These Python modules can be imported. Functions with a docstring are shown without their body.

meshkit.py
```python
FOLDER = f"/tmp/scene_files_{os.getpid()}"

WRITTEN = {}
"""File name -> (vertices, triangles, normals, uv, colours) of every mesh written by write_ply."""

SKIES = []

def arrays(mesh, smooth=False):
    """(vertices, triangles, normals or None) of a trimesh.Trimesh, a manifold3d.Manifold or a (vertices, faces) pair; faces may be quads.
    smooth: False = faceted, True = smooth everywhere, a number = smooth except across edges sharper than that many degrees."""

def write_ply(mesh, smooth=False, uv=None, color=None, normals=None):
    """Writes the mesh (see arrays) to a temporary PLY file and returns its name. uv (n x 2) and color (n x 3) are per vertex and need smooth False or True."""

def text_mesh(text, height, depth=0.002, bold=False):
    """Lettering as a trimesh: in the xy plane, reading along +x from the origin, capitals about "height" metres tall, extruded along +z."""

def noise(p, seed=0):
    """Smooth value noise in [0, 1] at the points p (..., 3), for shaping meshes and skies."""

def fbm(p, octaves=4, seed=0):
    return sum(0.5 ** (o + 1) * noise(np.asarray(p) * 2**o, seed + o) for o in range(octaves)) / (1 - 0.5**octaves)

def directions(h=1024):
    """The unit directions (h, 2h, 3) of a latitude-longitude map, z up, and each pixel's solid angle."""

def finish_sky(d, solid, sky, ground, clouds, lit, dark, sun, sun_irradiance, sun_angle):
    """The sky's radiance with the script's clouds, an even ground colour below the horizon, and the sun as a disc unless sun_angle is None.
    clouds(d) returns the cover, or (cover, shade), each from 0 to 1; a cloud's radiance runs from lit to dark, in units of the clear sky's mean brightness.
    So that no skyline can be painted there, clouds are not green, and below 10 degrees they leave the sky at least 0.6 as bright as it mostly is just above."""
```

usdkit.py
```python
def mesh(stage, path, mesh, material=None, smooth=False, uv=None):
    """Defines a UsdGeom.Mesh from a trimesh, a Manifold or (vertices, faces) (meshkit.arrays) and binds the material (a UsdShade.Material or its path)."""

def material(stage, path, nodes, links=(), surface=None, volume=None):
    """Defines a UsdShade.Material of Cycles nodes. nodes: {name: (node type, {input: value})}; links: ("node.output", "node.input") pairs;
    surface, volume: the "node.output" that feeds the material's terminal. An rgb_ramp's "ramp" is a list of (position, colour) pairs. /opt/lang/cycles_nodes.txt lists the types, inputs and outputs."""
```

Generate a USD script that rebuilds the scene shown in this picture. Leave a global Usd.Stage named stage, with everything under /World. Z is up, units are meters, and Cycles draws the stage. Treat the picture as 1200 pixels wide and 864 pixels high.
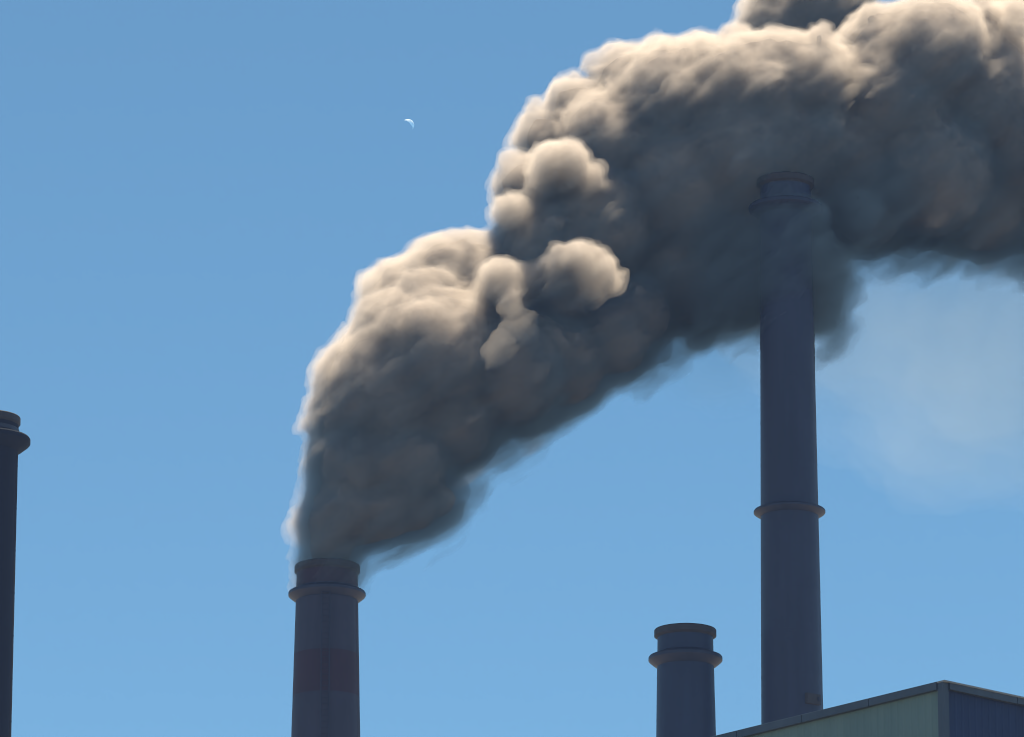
import math
import numpy as np
import manifold3d
import trimesh
from scipy import ndimage
import usdkit, meshkit
from pxr import Usd, UsdGeom, UsdLux, UsdShade, Gf, Sdf

# ------------------------------------------------------------------ stage, camera, sky, sun, exposure
stage = Usd.Stage.CreateInMemory()
UsdGeom.SetStageUpAxis(stage, 'Z')
UsdGeom.SetStageMetersPerUnit(stage, 1.0)
UsdGeom.Xform.Define(stage, '/World')
UsdGeom.Scope.Define(stage, '/World/Looks')

FPX = 7000.0                      # focal length in pixels of the 1200 px wide photograph: a long telephoto
PITCH = math.radians(16.3)
EYE = np.array([0.0, 0.0, 1.7])
EXPOSURE = 1.52
SKY_STRENGTH = 0.05
SUN_INTENSITY = 1.25
SUN_EL, SUN_AZ = math.radians(77.0), math.radians(18.0)      # high, beyond the smoke and a little to the right

cam = UsdGeom.Camera.Define(stage, '/World/camera')
cam.CreateHorizontalApertureAttr(36.0)
cam.CreateVerticalApertureAttr(36.0 * 864 / 1200)
cam.CreateFocalLengthAttr(36.0 * FPX / 1200.0)
cam.CreateClippingRangeAttr(Gf.Vec2f(0.5, 60000.0))
cam.CreateExposureAttr(EXPOSURE)
cam.AddTranslateOp().Set(Gf.Vec3d(*EYE))
cam.AddRotateXOp().Set(90.0 + math.degrees(PITCH))

SUN = np.array([math.sin(SUN_AZ) * math.cos(SUN_EL), math.cos(SUN_AZ) * math.cos(SUN_EL), math.sin(SUN_EL)])
sky_mat = usdkit.material(stage, '/World/Looks/sky_look', {
    'sky': ('sky_texture', {'sky_type': 'single_scattering', 'sun_disc': False, 'sun_elevation': SUN_EL,
                            'sun_rotation': SUN_AZ, 'altitude': 100.0, 'air_density': 0.6,
                            'aerosol_density': 0.0, 'ozone_density': 2.0}),
    'tint': ('mix', {'mix_type': 'multiply', 'fac': 1.0, 'color2': (0.79, 1.10, 1.01)}),      # the phone's white balance
    'bg': ('background_shader', {'strength': SKY_STRENGTH}),
}, [('sky.color', 'tint.color1'), ('tint.color', 'bg.color')], surface='bg.background')
dome = UsdLux.DomeLight.Define(stage, '/World/sky')
UsdShade.MaterialBindingAPI.Apply(dome.GetPrim()).Bind(sky_mat)
dome.GetPrim().SetCustomDataByKey('kind', 'structure')

sun = UsdLux.DistantLight.Define(stage, '/World/sun')
sun.CreateNormalizeAttr(True)
sun.CreateIntensityAttr(SUN_INTENSITY)
sun.CreateAngleAttr(0.5)
sun.CreateColorAttr(Gf.Vec3f(1.0, 0.92, 0.66))
z = SUN
x = np.cross([0, 0, 1.0], z); x /= np.linalg.norm(x)
y = np.cross(z, x)
m = np.eye(4); m[0, :3], m[1, :3], m[2, :3] = x, y, z
sun.AddTransformOp().Set(Gf.Matrix4d(*m.ravel().tolist()))

# ------------------------------------------------------------------ helpers
CP, SP = math.cos(PITCH), math.sin(PITCH)


def at(px, py, Y):
    """The world point at distance Y (metres north of the camera) that stands where the photograph's pixel (px, py) is."""
    dx, dz = (px - 600.0) / FPX, -(py - 432.0) / FPX
    d = np.array([dx, CP - dz * SP, SP + dz * CP])
    return EYE + d * (Y / d[1])


def mpp(Y):
    """metres per pixel at distance Y"""
    return Y / CP / FPX


used = {}


def path_for(name, parent=None):
    base = (parent.GetPath() if parent is not None else Sdf.Path('/World'))
    key = (str(base), name)
    k = used.get(key, -1) + 1
    used[key] = k
    return str(base.AppendChild(name if k == 0 else f'{name}_{k:03d}'))


def tag(prim, label=None, cat=None, group=None, kind=None):
    for k, v in (('label', label), ('category', cat), ('group', group), ('kind', kind)):
        if v:
            prim.SetCustomDataByKey(k, v)
    return prim


def thing(name, loc=(0, 0, 0), **kw):
    x = UsdGeom.Xform.Define(stage, path_for(name))
    x.AddTranslateOp().Set(Gf.Vec3d(*map(float, loc)))
    return tag(x.GetPrim(), **kw)


def obj(name, mesh, mat, parent=None, smooth=30, **kw):
    return tag(usdkit.mesh(stage, path_for(name, parent), mesh, mat, smooth=smooth).GetPrim(), **kw)


def lathe(profile, sections=72):
    """closed or open profile of (r, z) turned about z"""
    m = trimesh.creation.revolve(np.array(profile, float), sections=sections)
    return m


def box(size, centre, T=None):
    b = trimesh.creation.box(size)
    b.apply_translation(centre)
    if T is not None:
        b.apply_transform(T)
    return b


def tube_between(a, b, r, n=8):
    return trimesh.creation.cylinder(radius=r, segment=[a, b], sections=n)


def ring(r0, r1, z0, z1, chamfer=0.02, sections=72):
    c = chamfer
    return lathe([(r0, z0), (r1 - c, z0), (r1, z0 + c), (r1, z1 - c), (r1 - c, z1), (r0, z1), (r0, z0)], sections)


# ------------------------------------------------------------------ materials
def painted_steel(name, a, b, rough=0.55, streak=1.0, spec=0.25):
    """old paint: two tones in large blotches, rain streaks down the sides, fine relief"""
    return usdkit.material(stage, '/World/Looks/' + name, {
        'tc': ('texture_coordinate', {}),
        'mp': ('mapping', {'scale': (2.2, 2.2, 0.12)}),
        'n1': ('noise_texture', {'scale': 1.0, 'detail': 5.0, 'roughness': 0.6}),
        'mp2': ('mapping', {'scale': (0.5, 0.5, 0.25)}),
        'n2': ('noise_texture', {'scale': 1.0, 'detail': 6.0, 'roughness': 0.65}),
        'mixf': ('mix_float', {'fac': 0.5 * streak}),
        'ramp': ('rgb_ramp', {'ramp': [(0.32, a), (0.68, b)]}),
        'bn': ('noise_texture', {'scale': 9.0, 'detail': 3.0}),
        'bump': ('bump', {'strength': 0.25, 'distance': 0.02}),
        'p': ('principled_bsdf', {'roughness': rough, 'specular_ior_level': spec}),
    }, [('tc.object', 'mp.vector'), ('mp.vector', 'n1.vector'), ('tc.object', 'mp2.vector'), ('mp2.vector', 'n2.vector'),
        ('n2.fac', 'mixf.a'), ('n1.fac', 'mixf.b'), ('mixf.result', 'ramp.fac'), ('ramp.color', 'p.base_color'),
        ('tc.object', 'bn.vector'), ('bn.fac', 'bump.height'), ('bump.normal', 'p.normal')], surface='p.BSDF')


STEEL = painted_steel('dark_painted_steel', (0.006, 0.012, 0.032), (0.014, 0.021, 0.050))
STEEL_BLACK = painted_steel('black_painted_steel', (0.002, 0.004, 0.012), (0.005, 0.008, 0.020), rough=0.9, spec=0.12)
STEEL_DULL = painted_steel('dull_navy_steel', (0.004, 0.011, 0.034), (0.010, 0.020, 0.052))
STEEL_RING = painted_steel('dark_ring_steel', (0.006, 0.011, 0.028), (0.013, 0.019, 0.042))
SOOT = painted_steel('sooty_steel', (0.012, 0.013, 0.018), (0.030, 0.028, 0.034), rough=0.8)
PALE_BAND = painted_steel('weathered_band_steel', (0.012, 0.017, 0.034), (0.026, 0.032, 0.054))
RED_BAND = painted_steel('faded_red_paint', (0.014, 0.007, 0.018), (0.026, 0.012, 0.026), rough=0.7)
GREY_BAND = painted_steel('faded_grey_paint', (0.012, 0.015, 0.032), (0.023, 0.025, 0.048), rough=0.7)
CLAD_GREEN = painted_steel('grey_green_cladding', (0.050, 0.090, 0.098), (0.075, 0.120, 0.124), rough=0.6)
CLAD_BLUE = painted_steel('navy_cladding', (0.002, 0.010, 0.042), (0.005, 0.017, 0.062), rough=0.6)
TRIM = painted_steel('dark_roof_trim', (0.018, 0.030, 0.050), (0.034, 0.050, 0.075))
ROOF = painted_steel('grey_roof_sheet', (0.10, 0.11, 0.12), (0.16, 0.17, 0.18))

GROUND = usdkit.material(stage, '/World/Looks/dry_ground', {
    'g': ('geometry', {}),
    'n1': ('noise_texture', {'scale': 0.03, 'detail': 8.0, 'roughness': 0.65}),
    'n2': ('noise_texture', {'scale': 1.2, 'detail': 6.0}),
    'mx': ('mix_float', {'fac': 0.35}),
    'ramp': ('rgb_ramp', {'ramp': [(0.35, (0.12, 0.098, 0.085)), (0.5, (0.19, 0.155, 0.135)), (0.65, (0.27, 0.225, 0.195))]}),
    'bump': ('bump', {'strength': 0.4, 'distance': 0.1}),
    'p': ('principled_bsdf', {'roughness': 0.95}),
}, [('g.position', 'n1.vector'), ('g.position', 'n2.vector'), ('n1.fac', 'mx.a'), ('n2.fac', 'mx.b'), ('mx.result', 'ramp.fac'),
    ('ramp.color', 'p.base_color'), ('n2.fac', 'bump.height'), ('bump.normal', 'p.normal')], surface='p.BSDF')


def smoke_volume(name, color, density, aniso=0.0, absorb=(0, 0, 0)):
    return usdkit.material(stage, '/World/Looks/' + name, {
        'v': ('principled_volume', {'color': color, 'density': density, 'anisotropy': aniso, 'absorption_color': absorb}),
    }, [], volume='v.volume')


SMOKE_WISP = smoke_volume('smoke_wisp', (0.97, 0.82, 0.78), 0.19, 0.3)
SMOKE_EDGE = smoke_volume('smoke_edge', (0.97, 0.81, 0.77), 0.30, 0.3)
SMOKE_BODY = smoke_volume('smoke_body', (0.96, 0.78, 0.73), 0.65, 0.2)
SMOKE_VEIL = smoke_volume('smoke_veil', (0.88, 0.88, 0.86), 0.0095, 0.0)
SMOKE_CORE = usdkit.material(stage, '/World/Looks/smoke_core', {
    'd': ('diffuse_bsdf', {'color': (0.41, 0.35, 0.335), 'roughness': 1.0}),
}, [], surface='d.BSDF')

# ------------------------------------------------------------------ ground
g = trimesh.creation.cylinder(radius=4000, height=2.0, sections=96)
g.apply_translation((0, 0, -1.0))
obj('ground', g, GROUND, kind='structure', label='dry ground of the works yard')

# ------------------------------------------------------------------ chimneys
Y0 = 317.0
S = mpp(Y0)


def chimney(px, py_top, w_top, w_low, collars, label, steel=STEEL, band=False, py_low=864, hatch=None, ladder=False, lip=4, bands=()):
    """px: axis; py_top: middle of the rim; w_*: shaft width in photo pixels; collars: (py, overhang px, half height px)"""
    top = at(px, py_top, Y0)
    zt = top[2]
    low = at(px, py_low, Y0)[2]
    r1, rl = w_top * S / 2, w_low * S / 2
    slope = (rl - r1) / (zt - low)
    R = lambda z: r1 + (zt - z) * slope
    c = thing('chimney', (top[0], Y0, 0), label=label, cat='chimney', group=None)
    # shaft in welded courses: each about 2.4 m, the joint a narrow proud weld band
    prof = [(0.0, 0.0), (R(0), 0.0)]
    zz = 2.4
    while zz < zt - 1.0:
        prof += [(R(zz), zz), (R(zz) + 0.007, zz + 0.015), (R(zz) + 0.007, zz + 0.06), (R(zz), zz + 0.075)]
        zz += 2.4
    prof += [(R(zt), zt), (R(zt) - 0.12, zt), (R(zt) - 0.12, zt - 6.0), (0.0, zt - 6.0)]
    obj('shaft', lathe(prof), steel, c)
    # rim flange at the very top
    h = 9 * S / CP
    obj('rim', lathe([(r1 + 0.003, zt - h), (r1 + lip * S, zt - h * 0.75), (r1 + lip * S, zt - 0.02), (r1 + lip * S - 0.03, zt + 0.02), (r1 - 0.16, zt + 0.02), (r1 - 0.16, zt - h), (r1 + 0.003, zt - h)]), SOOT, c)
    if band:
        zb = at(px, py_top + 17, Y0)[2]
        obj('weathered_band', ring(R(zb) + 0.004, R(zb) + 0.035, zb - 0.16, zb + 0.16), PALE_BAND, c, label='paler weathered band above the collar')
    for pa, pb, tone in bands:            # faded paint bands, a coat a few millimetres proud of the older paint
        za, zb = at(px, pa, Y0)[2], at(px, pb, Y0)[2]
        n = 14
        zs = np.linspace(zb, za, n)
        obj('paint_band', lathe([(R(zb) + 0.001, zb)] + [(R(q) + 0.011, q) for q in zs] + [(R(za) + 0.001, za)]), {'RED': RED_BAND, 'PALE': GREY_BAND}[tone], c,
            label={'RED': 'faded dark red painted band', 'PALE': 'faded pale grey painted band'}[tone])
    for py, over, half in collars:
        zc = at(px, py, Y0)[2]
        hh, o, r = half * S / CP, over * S, R(zc) + 0.004
        obj('collar', lathe([(r, zc - hh), (r + o * 0.35, zc - hh * 0.75), (r + o * 0.9, zc - hh * 0.2), (r + o, zc - hh * 0.05), (r + o, zc + hh * 0.35), (r + o * 0.92, zc + hh * 0.5), (r + o * 0.4, zc + hh * 0.62), (r, zc + hh), (r, zc - hh)]), STEEL_BLACK if steel is STEEL_BLACK else STEEL_RING, c)
    if ladder:
        za, zb = at(px, 700, Y0)[2], 3.0
        parts = []
        for s in (-0.22, 0.22):
            zs = np.linspace(zb, za, 12)
            for u, v in zip(zs[:-1], zs[1:]):
                parts.append(tube_between((s, -R(u) - 0.17, u), (s, -R(v) - 0.17, v), 0.03, 6))
        for zr in np.arange(zb, za, 0.33):
            parts.append(tube_between((-0.22, -R(zr) - 0.17, zr), (0.22, -R(zr) - 0.17, zr), 0.016, 5))
        for zr in np.arange(zb, za, 2.4):
            for s in (-0.22, 0.22):
                parts.append(box((0.05, 0.2, 0.05), (s, -R(zr) - 0.09, zr)))
        obj('ladder', trimesh.util.concatenate(parts), STEEL_RING, c)
    if hatch:
        hx, hy, hw, hh = hatch
        zc = at(px, hy, Y0)[2]
        a = math.asin((hx - px) * S / R(zc))
        T = trimesh.transformations.rotation_matrix(a, (0, 0, 1))
        d = obj('access_hatch', box((hw * S, 0.3, hh * S), (0, -R(zc), zc), T), SOOT, c, smooth=False, label='dark access hatch low on the shaft')
        obj('handle', box((0.06, 0.08, 0.22), (hw * S * 0.3, -R(zc) - 0.18, zc), T), STEEL_RING, d, smooth=False)
    return c


chimney(-13, 490, 70, 70, [(519, 14, 11)], 'dark chimney cut off by the left edge of the photo, no smoke', steel=STEEL_BLACK, band=True, lip=2)
chimney(383.5, 664, 70, 79, [(698, 9, 7)], 'dark steel chimney pouring out the thick smoke', ladder=True, lip=3, bands=[(669, 690, 'RED'), (706, 768, 'PALE'), (768.5, 818, 'RED'), (818.5, 900, 'PALE')])
chimney(803, 739, 64, 69, [(774, 10, 8)], 'short dark chimney with no smoke, left of the building roof', steel=STEEL_DULL, lip=4)
chimney(920, 212, 60, 72, [(246, 13, 8), (601, 8, 5)], 'tallest dark chimney, its top half lost in the smoke', hatch=(942, 826, 20, 12), lip=4)

# ------------------------------------------------------------------ building, lower right
YB = 180.0
corner = at(1105, 799, YB)
ZR = corner[2]
PL = math.radians(41.2)
dl = np.array([-math.sin(PL), math.cos(PL)])        # along the left wall, away from the corner
dr = np.array([math.cos(PL), math.sin(PL)])         # along the right wall
bld = thing('boiler_house', (corner[0], corner[1], 0), label='grey green and navy clad building with low roof, lower right corner', cat='building')
LL, LR = 44.0, 30.0


def wall(name, d, nrm, L, mat, label):
    """ribbed sheet cladding: trapezoid ribs run down the wall"""
    pts, s = [], 0.0
    while s < L:
        for ds, o in ((0.0, 0.0), (0.20, 0.0), (0.225, 0.007), (0.275, 0.007), (0.30, 0.0)):
            if s + ds <= L:
                pts.append((s + ds, o))
        s += 0.3
    P = np.array([[*(d * a + nrm * (o - 0.03)), 0.0] for a, o in pts])
    n = len(P)
    V = np.vstack([P, P + [0, 0, ZR - 0.22]])
    F = np.array([[i, i + 1, n + i + 1, n + i] for i in range(n - 1)])
    if np.cross(P[1] - P[0], [0, 0, 1])[:2] @ nrm < 0:
        F = F[:, ::-1]
    return obj(name, (V, F), mat, bld, smooth=False, label=label)


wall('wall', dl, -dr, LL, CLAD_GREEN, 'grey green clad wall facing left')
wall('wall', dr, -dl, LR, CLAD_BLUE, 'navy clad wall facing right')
# the two far walls, the roof with a very low pitch, eaves trim
c00, c10, c01, c11 = np.zeros(2), dl * LL, dr * LR, dl * LL + dr * LR
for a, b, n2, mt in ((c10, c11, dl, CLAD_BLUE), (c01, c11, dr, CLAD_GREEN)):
    mid = (a + b) / 2 - n2 * 0.11
    L = np.linalg.norm(b - a)
    ang = math.atan2(*(b - a)[::-1])
    T = trimesh.transformations.translation_matrix((*mid, (ZR - 0.35) / 2)) @ trimesh.transformations.rotation_matrix(ang, (0, 0, 1))
    obj('wall', box((L - 0.3, 0.2, ZR - 0.35), (0, 0, 0), T), mt, bld, smooth=False)
cen = (c00 + c11) / 2
rv = [(*(p + (p - cen) / np.linalg.norm(p - cen) * 0.25), ZR + 0.004) for p in (c00, c01, c11, c10)]
rv += [(v[0], v[1], v[2] - 0.05) for v in rv]
rv.append((*cen, ZR + 1.1))
roof = trimesh.convex.convex_hull(np.array(rv))
obj('roof', roof, ROOF, bld, smooth=False)


def eaves(d, nrm, L, sx):
    """a folded fascia with a gutter in sections of 3 m, slightly uneven as fitted"""
    rng = np.random.default_rng(5 + sx)
    ang = math.atan2(d[1], d[0])
    s = 0.12
    while s < L - 0.2:
        l = min(3.0, L - s)
        T = trimesh.transformations.translation_matrix((*(d * (s + l / 2) + nrm * 0.09), ZR - 0.19 + rng.uniform(-0.012, 0.012))) @ trimesh.transformations.rotation_matrix(ang, (0, 0, 1))
        prof = box((l - 0.03, 0.16, 0.24), (0, 0, 0.06), T)
        obj('eaves_trim', prof, TRIM, bld, smooth=False)
        s += l


eaves(dl, -dr, LL, 1)
eaves(dr, -dl, LR, 2)
ct = box((0.24, 0.24, ZR - 0.02), (0, 0, (ZR - 0.02) / 2), trimesh.transformations.rotation_matrix(math.atan2(dr[1], dr[0]), (0, 0, 1)))
obj('corner_trim', ct, TRIM, bld, smooth=False)

# ------------------------------------------------------------------ moon: a far half shell, its shaded side cut away; the bright air in front of it is the sky seen through
moon_mat = usdkit.material(stage, '/World/Looks/moon_look', {
    'tc': ('texture_coordinate', {}),
    'n': ('noise_texture', {'scale': 0.25, 'detail': 4.0}),
    'r': ('rgb_ramp', {'ramp': [(0.35, (0.16, 0.16, 0.16)), (0.6, (0.32, 0.32, 0.315))]}),
    't': ('transparent_bsdf', {'color': (1, 1, 1)}),
    'd': ('diffuse_bsdf', {}),
    'a': ('add_closure', {}),
    'g': ('geometry', {}),
    'mx': ('mix_closure', {}),
}, [('tc.object', 'n.vector'), ('n.fac', 'r.fac'), ('r.color', 'd.color'), ('t.BSDF', 'a.closure1'), ('d.BSDF', 'a.closure2'),
    ('g.backfacing', 'mx.fac'), ('a.closure', 'mx.closure1'), ('t.BSDF', 'mx.closure2')], surface='mx.closure')
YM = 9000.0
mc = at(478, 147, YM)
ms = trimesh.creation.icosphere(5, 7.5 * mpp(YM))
crescent_dir = np.array([0.60, 0.22, 0.66]) / np.linalg.norm([0.60, 0.22, 0.66])       # shaded side removed; direction turned off the sun to shape the crescent
ms.update_faces(ms.triangles_center @ crescent_dir > 0)
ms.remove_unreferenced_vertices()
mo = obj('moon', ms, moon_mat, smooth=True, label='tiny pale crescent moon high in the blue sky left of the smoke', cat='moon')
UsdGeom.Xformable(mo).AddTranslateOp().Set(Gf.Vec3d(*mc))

# ------------------------------------------------------------------ smoke plume
def surface_net(F, origin, h):
    """naive surface nets: the zero level of F (negative inside) on a grid, as (vertices, quads)"""
    ins = F < 0
    nx, ny, nz = F.shape
    cnt = np.zeros((nx - 1, ny - 1, nz - 1), np.uint8)
    for dx, dy, dz in np.ndindex(2, 2, 2):
        cnt += ins[dx:nx - 1 + dx, dy:ny - 1 + dy, dz:nz - 1 + dz]
    cells = np.argwhere((cnt > 0) & (cnt < 8))
    idx = np.full(cnt.shape, -1, np.int32)
    idx[tuple(cells.T)] = np.arange(len(cells))
    corner = {o: F[cells[:, 0] + o[0], cells[:, 1] + o[1], cells[:, 2] + o[2]] for o in np.ndindex(2, 2, 2)}
    acc, n = np.zeros((len(cells), 3)), np.zeros(len(cells))
    for a in np.ndindex(2, 2, 2):
        for k in range(3):
            if a[k] == 0:
                b = tuple(1 if j == k else a[j] for j in range(3))
                fa, fb = corner[a], corner[b]
                cr = (fa < 0) != (fb < 0)
                t = np.where(cr, fa / np.where(cr, fa - fb, 1), 0)
                p = np.tile(np.array(a, float), (len(cells), 1))
                p[:, k] = t
                acc[cr] += p[cr]
                n[cr] += 1
    V = origin + h * (cells + acc / n[:, None])
    quads = []
    for k in range(3):
        i, j = [q for q in range(3) if q != k]
        sl0 = [slice(None)] * 3; sl1 = [slice(None)] * 3
        sl0[k] = slice(0, -1); sl1[k] = slice(1, None)
        A, B = ins[tuple(sl0)], ins[tuple(sl1)]
        e = np.argwhere(A != B)
        ok = (e[:, i] > 0) & (e[:, j] > 0) & (e[:, i] < F.shape[i] - 1) & (e[:, j] < F.shape[j] - 1)
        e = e[ok]
        flip = A[tuple(e.T)]
        q = []
        for oi, oj in ((-1, -1), (0, -1), (0, 0), (-1, 0)):
            c = e.copy(); c[:, i] += oi; c[:, j] += oj
            q.append(idx[tuple(c.T)])
        q = np.stack(q, 1)
        if k == 1:
            flip = ~flip
        q[~flip] = q[~flip][:, ::-1]
        quads.append(q)
    Q = np.vstack(quads)
    return V, Q[(Q >= 0).all(1)]


# the big billows: photo pixel of the centre, radius in pixels, metres behind the line of chimneys
BIG = [
    (386, 672, 38, 0), (389, 642, 43, 0), (394, 615, 48, 0), (412, 594, 56, 0), (450, 588, 46, 0), (482, 592, 36, 0.5), (430, 618, 40, 0), (452, 602, 50, 0), (488, 598, 44, 0.3), (516, 590, 36, 0.6),
    (418, 548, 62, 0), (470, 545, 72, 0.5), (410, 500, 52, 0), (455, 470, 88, 0.5), (528, 490, 76, 1), (425, 450, 52, 0.5),
    (478, 405, 72, 0.5), (470, 352, 50, 2.2), (530, 338, 64, 2.4), (560, 320, 46, 2.0), (500, 372, 70, 1.4), (515, 425, 90, 0), (600, 440, 84, 1), (580, 366, 62, 1.6),
    (660, 430, 66, 2), (720, 400, 60, 2.5), (650, 350, 60, 2), (745, 370, 58, 3),
    (640, 300, 70, 2), (612, 222, 38, 2), (640, 235, 55, 2.5), (660, 205, 40, 0.5), (640, 168, 42, 4), (680, 135, 46, 4.5), (740, 105, 54, 4.5),
    (700, 270, 90, 3), (720, 180, 78, 3.4), (790, 128, 82, 3.2), (800, 230, 105, 4.0), (850, 120, 80, 2.8), (900, 112, 76, 2.0), (950, 94, 54, 1.4), (962, 106, 42, 1.0),
    (800, 320, 82, 4.5), (860, 310, 84, 5), (880, 236, 105, 4.6), (930, 320, 66, 5.2), (950, 360, 42, 6), (880, 190, 108, 3.5), (935, 172, 88, 3.3),
    (920, 40, 62, 9), (960, 20, 70, 9), (985, 190, 105, 5.5), (1040, 130, 98, 4.5), (1040, 62, 58, 3.5), (1096, 66, 74, 3), (1020, 256, 56, 4.5),
    (1090, 206, 95, 5), (1140, 130, 105, 6.5), (1150, 240, 76, 7), (1180, 62, 62, 7), (1140, 72, 66, 5), (1200, 180, 100, 7), (1195, 256, 48, 7.5),
    (965, -45, 70, 10), (1200, -30, 70, 11), (1270, 60, 110, 9), (1280, 190, 105, 8.5), (1260, 270, 50, 8),
    (1330, -50, 110, 12), (1380, 60, 120, 11), (1400, 190, 100, 11), (1450, -60, 120, 13), (1390, -190, 90, 13), (1490, 90, 90, 13),
]
# small billows that stand out of the front and catch the sun
PUFFS = [
    (652, 318, 22, -3.6), (678, 306, 23, -4.2), (704, 320, 22, -4.0), (632, 332, 22, -3.0), (692, 338, 20, -3.6), (720, 334, 13, -3.7), (664, 335, 22, -3.4), (655, 296, 10, -4.2), (700, 298, 10, -4.2), (726, 320, 8, -4.0),
    (586, 402, 10, -5.2), (580, 414, 10, -5.1), (590, 412, 8, -5.0), (600, 372, 12, -4.6), (612, 380, 11, -4.6), (618, 392, 8, -4.5), (596, 386, 9, -4.8), (598, 352, 18, -3.6), (590, 330, 30, -2.6),
    (645, 195, 24, -1.6), (665, 192, 26, -1.6), (632, 205, 17, -1.2), (690, 212, 20, -1.2), (600, 250, 24, -0.6), (600, 190, 16, 2), (590, 215, 16, 2),
    (766, 132, 12, 0.0), (742, 168, 8, 0.2), (386, 456, 19, 0), (376, 486, 16, 0),
    (905, 42, 10, 1.0), (960, 44, 14, 0.4), (985, 72, 14, 0.2), (996, 98, 10, 0.2), (1012, 48, 9, 2.5), (1022, 30, 8, 2.6), (975, 48, 8, 0.6),
    (1165, 20, 14, 3), (1178, 28, 10, 2.5), (1196, 36, 9, 2.5), (1190, 12, 14, 3), (1150, 8, 14, 3.5),
    (628, 130, 14, 4), (660, 112, 16, 4.2), (700, 78, 16, 4.4), (722, 66, 16, 4.4), (770, 58, 20, 4.2), (820, 56, 22, 3.6), (865, 48, 20, 3.2),
    (590, 510, 24, 1.5), (640, 480, 20, 2), (690, 450, 20, 2.5), (770, 410, 24, 3.5), (820, 390, 28, 4.0), (500, 606, 16, 0.5), (535, 575, 20, 0.8),
    (1060, 285, 24, 7), (1110, 282, 26, 7),
]
rng = np.random.default_rng(11)
balls = [(*at(px, py, Y0 + d), r * mpp(Y0 + d)) for px, py, r, d in BIG]
front = [(*at(px, py, Y0 + d), r * mpp(Y0 + d)) for px, py, r, d in PUFFS]
balls_a, kids = np.array(balls), []
for (cx, cy, cz, r) in balls:            # cauliflower: smaller billows budding from each big one, fewer underneath
    n = int(np.clip(r / 0.13, 8, 30))
    for _ in range(n):
        d = rng.normal(size=3); d /= np.linalg.norm(d)
        if d[2] < -0.25 and rng.random() < 0.75:
            continue
        f = rng.uniform(0.20, 0.40)
        p = np.array([cx, cy, cz]) + d * r * (1.0 - f * rng.uniform(0.62, 0.95))
        kids.append((*p, r * f))
for (cx, cy, cz, r) in front + [k for k in kids if k[3] > 0.35]:
    for _ in range(5):
        d = rng.normal(size=3); d /= np.linalg.norm(d)
        if d[2] < -0.2:
            continue
        f = rng.uniform(0.25, 0.45)
        kids.append((*(np.array([cx, cy, cz]) + d * r * (1.0 - f * 0.5)), r * f))
allb = np.array(balls + front + kids)

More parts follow.
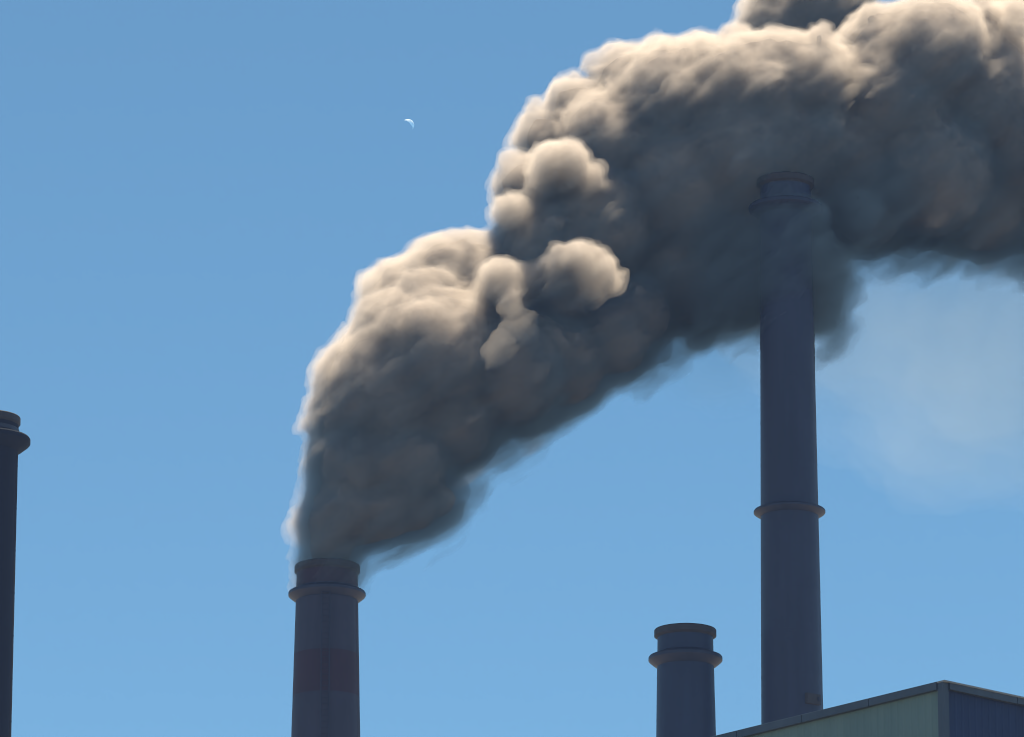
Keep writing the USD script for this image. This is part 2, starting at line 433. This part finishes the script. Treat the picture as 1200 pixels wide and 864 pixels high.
# thin smoke: round the tall chimney's head and trailing off the lower flanks
THIN = [
    (922, 298, 40, -0.08), (918, 340, 34, -0.1), (400, 646, 30, -0.8), (372, 650, 22, -0.9), (890, 310, 56, 0.8), (955, 322, 46, 0.5), (970, 370, 30, 1), (974, 392, 20, 3), (968, 412, 13, 3), (922, 266, 44, 0.15), (936, 278, 42, 0.1), (900, 350, 46, 0.6), (855, 345, 56, 1.2),
    (440, 620, 24, 0), (480, 612, 24, 0.2), (512, 596, 26, 0.5), (540, 566, 30, 0.6), (580, 522, 32, 0.8), (625, 486, 30, 1), (675, 454, 30, 1.5), (730, 424, 30, 2), (790, 398, 30, 2.5), (840, 380, 30, 2.5), (880, 368, 28, 2),
    (1030, 280, 34, 5), (1080, 290, 36, 6), (1130, 282, 40, 7), (1180, 282, 46, 7), (1230, 290, 56, 8),
    (390, 466, 22, 0), (414, 408, 24, 0.5), (440, 345, 24, 0.5), (400, 436, 24, 0.3),
    (618, 515, 18, 1), (660, 490, 13, 1), (555, 575, 16, 0.6), (700, 452, 26, 1.5), (1000, 322, 16, 3),
    (1000, 256, 50, 2.0), (1035, 230, 56, 2.6), (835, 285, 56, 1.6),
]
thin = [(*at(px, py, Y0 + d), r * mpp(Y0 + d)) for px, py, r, d in THIN]
for (cx, cy, cz, r) in list(thin):
    for _ in range(3):
        d = rng.normal(size=3); d /= np.linalg.norm(d)
        f = rng.uniform(0.25, 0.5)
        thin.append((*(np.array([cx, cy, cz]) + d * r * rng.uniform(0.7, 1.1)), r * f))

H = 0.14
every = np.array(balls + front + kids + thin)
lo = (every[:, :3] - every[:, 3:]).min(0) - 1.8
hi = (every[:, :3] + every[:, 3:]).max(0) + 1.8
shape = np.ceil((hi - lo) / H).astype(int) + 1
ax = [lo[k] + H * np.arange(shape[k]) for k in range(3)]
MARG = 1.6


def merge(D, spheres):
    """joins the spheres into the distance field D, each melting a little into what is there"""
    for cx, cy, cz, r in spheres:
        c = np.array([cx, cy, cz])
        a = np.maximum(((c - r - MARG - lo) / H).astype(int), 0)
        b = np.minimum(((c + r + MARG - lo) / H).astype(int) + 2, shape)
        X = (ax[0][a[0]:b[0]] - cx)[:, None, None]; Yy = (ax[1][a[1]:b[1]] - cy)[None, :, None]; Z = (ax[2][a[2]:b[2]] - cz)[None, None, :]
        d = (np.sqrt(X * X + Yy * Yy + Z * Z) - r).astype(np.float32)
        sub = D[a[0]:b[0], a[1]:b[1], a[2]:b[2]]
        k = 0.30 * min(r, 2.2)
        t = np.maximum(k - np.abs(sub - d), 0) / k
        D[a[0]:b[0], a[1]:b[1], a[2]:b[2]] = np.minimum(sub, d) - t * t * k * 0.25
    return D


class Field:
    """a distance field with ragged, curling relief on three scales in the band where surfaces lie"""

    def __init__(self, D):
        self.D = D
        band = np.argwhere((D < 1.6) & (D > -2.6))
        self.bt = bt = tuple(band.T)
        P = lo + H * band
        warp = np.stack([meshkit.noise(P / 1.6, s) for s in (1, 2, 3)], 1) - 0.5
        Q = P + warp * 1.2
        b1 = 1 - np.abs(2 * meshkit.noise(Q / 1.5, 7) - 1)
        b2 = 1 - np.abs(2 * meshkit.noise(Q / 0.72, 8) - 1)
        b3 = meshkit.noise(Q / 0.40, 9)
        b4 = meshkit.noise(P / 0.26, 10)
        rel = (b1 - 0.5) * 0.36 + (b2 - 0.5) * 0.27 + (b3 - 0.5) * 0.21 + (b4 - 0.5) * 0.11
        Ds = ndimage.gaussian_filter(np.clip(D, -4, 2), 5)
        gz, gy = np.gradient(Ds, H, axis=2)[bt], np.gradient(Ds, H, axis=1)[bt]
        del Ds
        sunny = np.clip(0.45 + 0.75 * gz - 0.15 * gy, 0.12, 1)      # billows boil crisply on top, drag out smooth below
        self.d0 = D[bt] - (rel * sunny).astype(np.float32)
        self.loose = np.clip(0.40 - 0.65 * gz, 0, 1) * (0.5 + meshkit.noise(P / 3.2, 21))
        along, across = 0.8 * P[:, 0] + 0.6 * P[:, 2], -0.6 * P[:, 0] + 0.8 * P[:, 2]        # drawn out down the wind
        self.wisp = meshkit.fbm(np.stack([along / 3.0, P[:, 1] / 1.3, across / 0.8], 1) + 0.7 * warp, 4, 31) - 0.5

    def level(self, offset):
        F = np.where(self.D > 0, 1.0, -1.0).astype(np.float32)
        F[self.bt] = self.d0 + offset
        lab, n = ndimage.label(F < 0)                    # no crumbs floating apart from the plume
        if n > 1:
            size = np.bincount(lab.ravel())
            F[(size < 6000)[lab] & (lab > 0)] = 1.0
        lab, n = ndimage.label(F > 0)
        if n > 1:
            size = np.bincount(lab.ravel())
            F[(size < 20000)[lab] & (lab > 0)] = -1.0
        return surface_net(F, lo, H)


core = Field(merge(np.full(shape, 9.0, np.float32), balls + front + kids))
outer = Field(merge(core.D.copy(), thin))


plume = thing('smoke_plume', label='thick grey brown smoke plume drifting right from the chimney', cat='smoke', kind='stuff')
o, c = outer, core
shells = [
    ('smoke_wisps', o, -0.12 - 2.6 * o.loose * np.clip(o.wisp * 1.4 + 0.08, -0.30, 0.50), SMOKE_WISP),
    ('thin_smoke_edge', o, 0.02 + 0.1 * o.loose - 2.6 * o.loose * o.wisp, SMOKE_EDGE),
    ('smoke_body', c, 0.10 + 0.30 * c.loose - 1.1 * c.loose * c.wisp, SMOKE_BODY),
    ('dense_smoke', c, 0.72 + 0.38 * c.loose - 0.6 * c.loose * c.wisp, SMOKE_CORE),
]
for name, field, off, mat in shells:
    V, F4 = field.level(off)
    mesh = trimesh.Trimesh(V, np.vstack([F4[:, [0, 1, 2]], F4[:, [0, 2, 3]]]), process=False)
    obj(name, mesh, mat, plume, smooth=True)
del core, outer, o, c, shells

# faint smoke hanging under the plume on the right
vb = [(1090, 388, 160, 8), (1280, 400, 200, 10), (1170, 450, 160, 9), (1000, 400, 105, 7), (850, 400, 80, 4)]
for f in (1.12, 0.84, 0.56):                      # thicker towards the middle
    whole = manifold3d.Manifold()
    for px, py, r, d in vb:
        c = at(px, py, Y0 + d)
        sp = trimesh.creation.icosphere(4, r * f * mpp(Y0 + d))
        v = np.array(sp.vertices)
        v = c + v * [1.25, 0.9, 0.85] * (0.55 + 0.9 * meshkit.fbm((v + c) / 4.0 + 9 * f, 3, 5))[:, None]
        whole += manifold3d.Manifold(manifold3d.Mesh(v.astype(np.float32), np.array(sp.faces, np.uint32)))
    obj('faint_veil', whole, SMOKE_VEIL, plume, smooth=True)

# ------------------------------------------------------------------ a faint blue haze, added to lift the dark tones
HAZE = smoke_volume('haze_look', (0.34, 0.48, 0.95), 0.00011, 0.0)
hz = trimesh.creation.box((9000, 9000, 130 + 3))
hz.apply_translation((0, 0, 130 - 133 / 2))
obj('haze', hz, HAZE, smooth=False, kind='stuff', label='thin blue haze added to lift the dark tones')
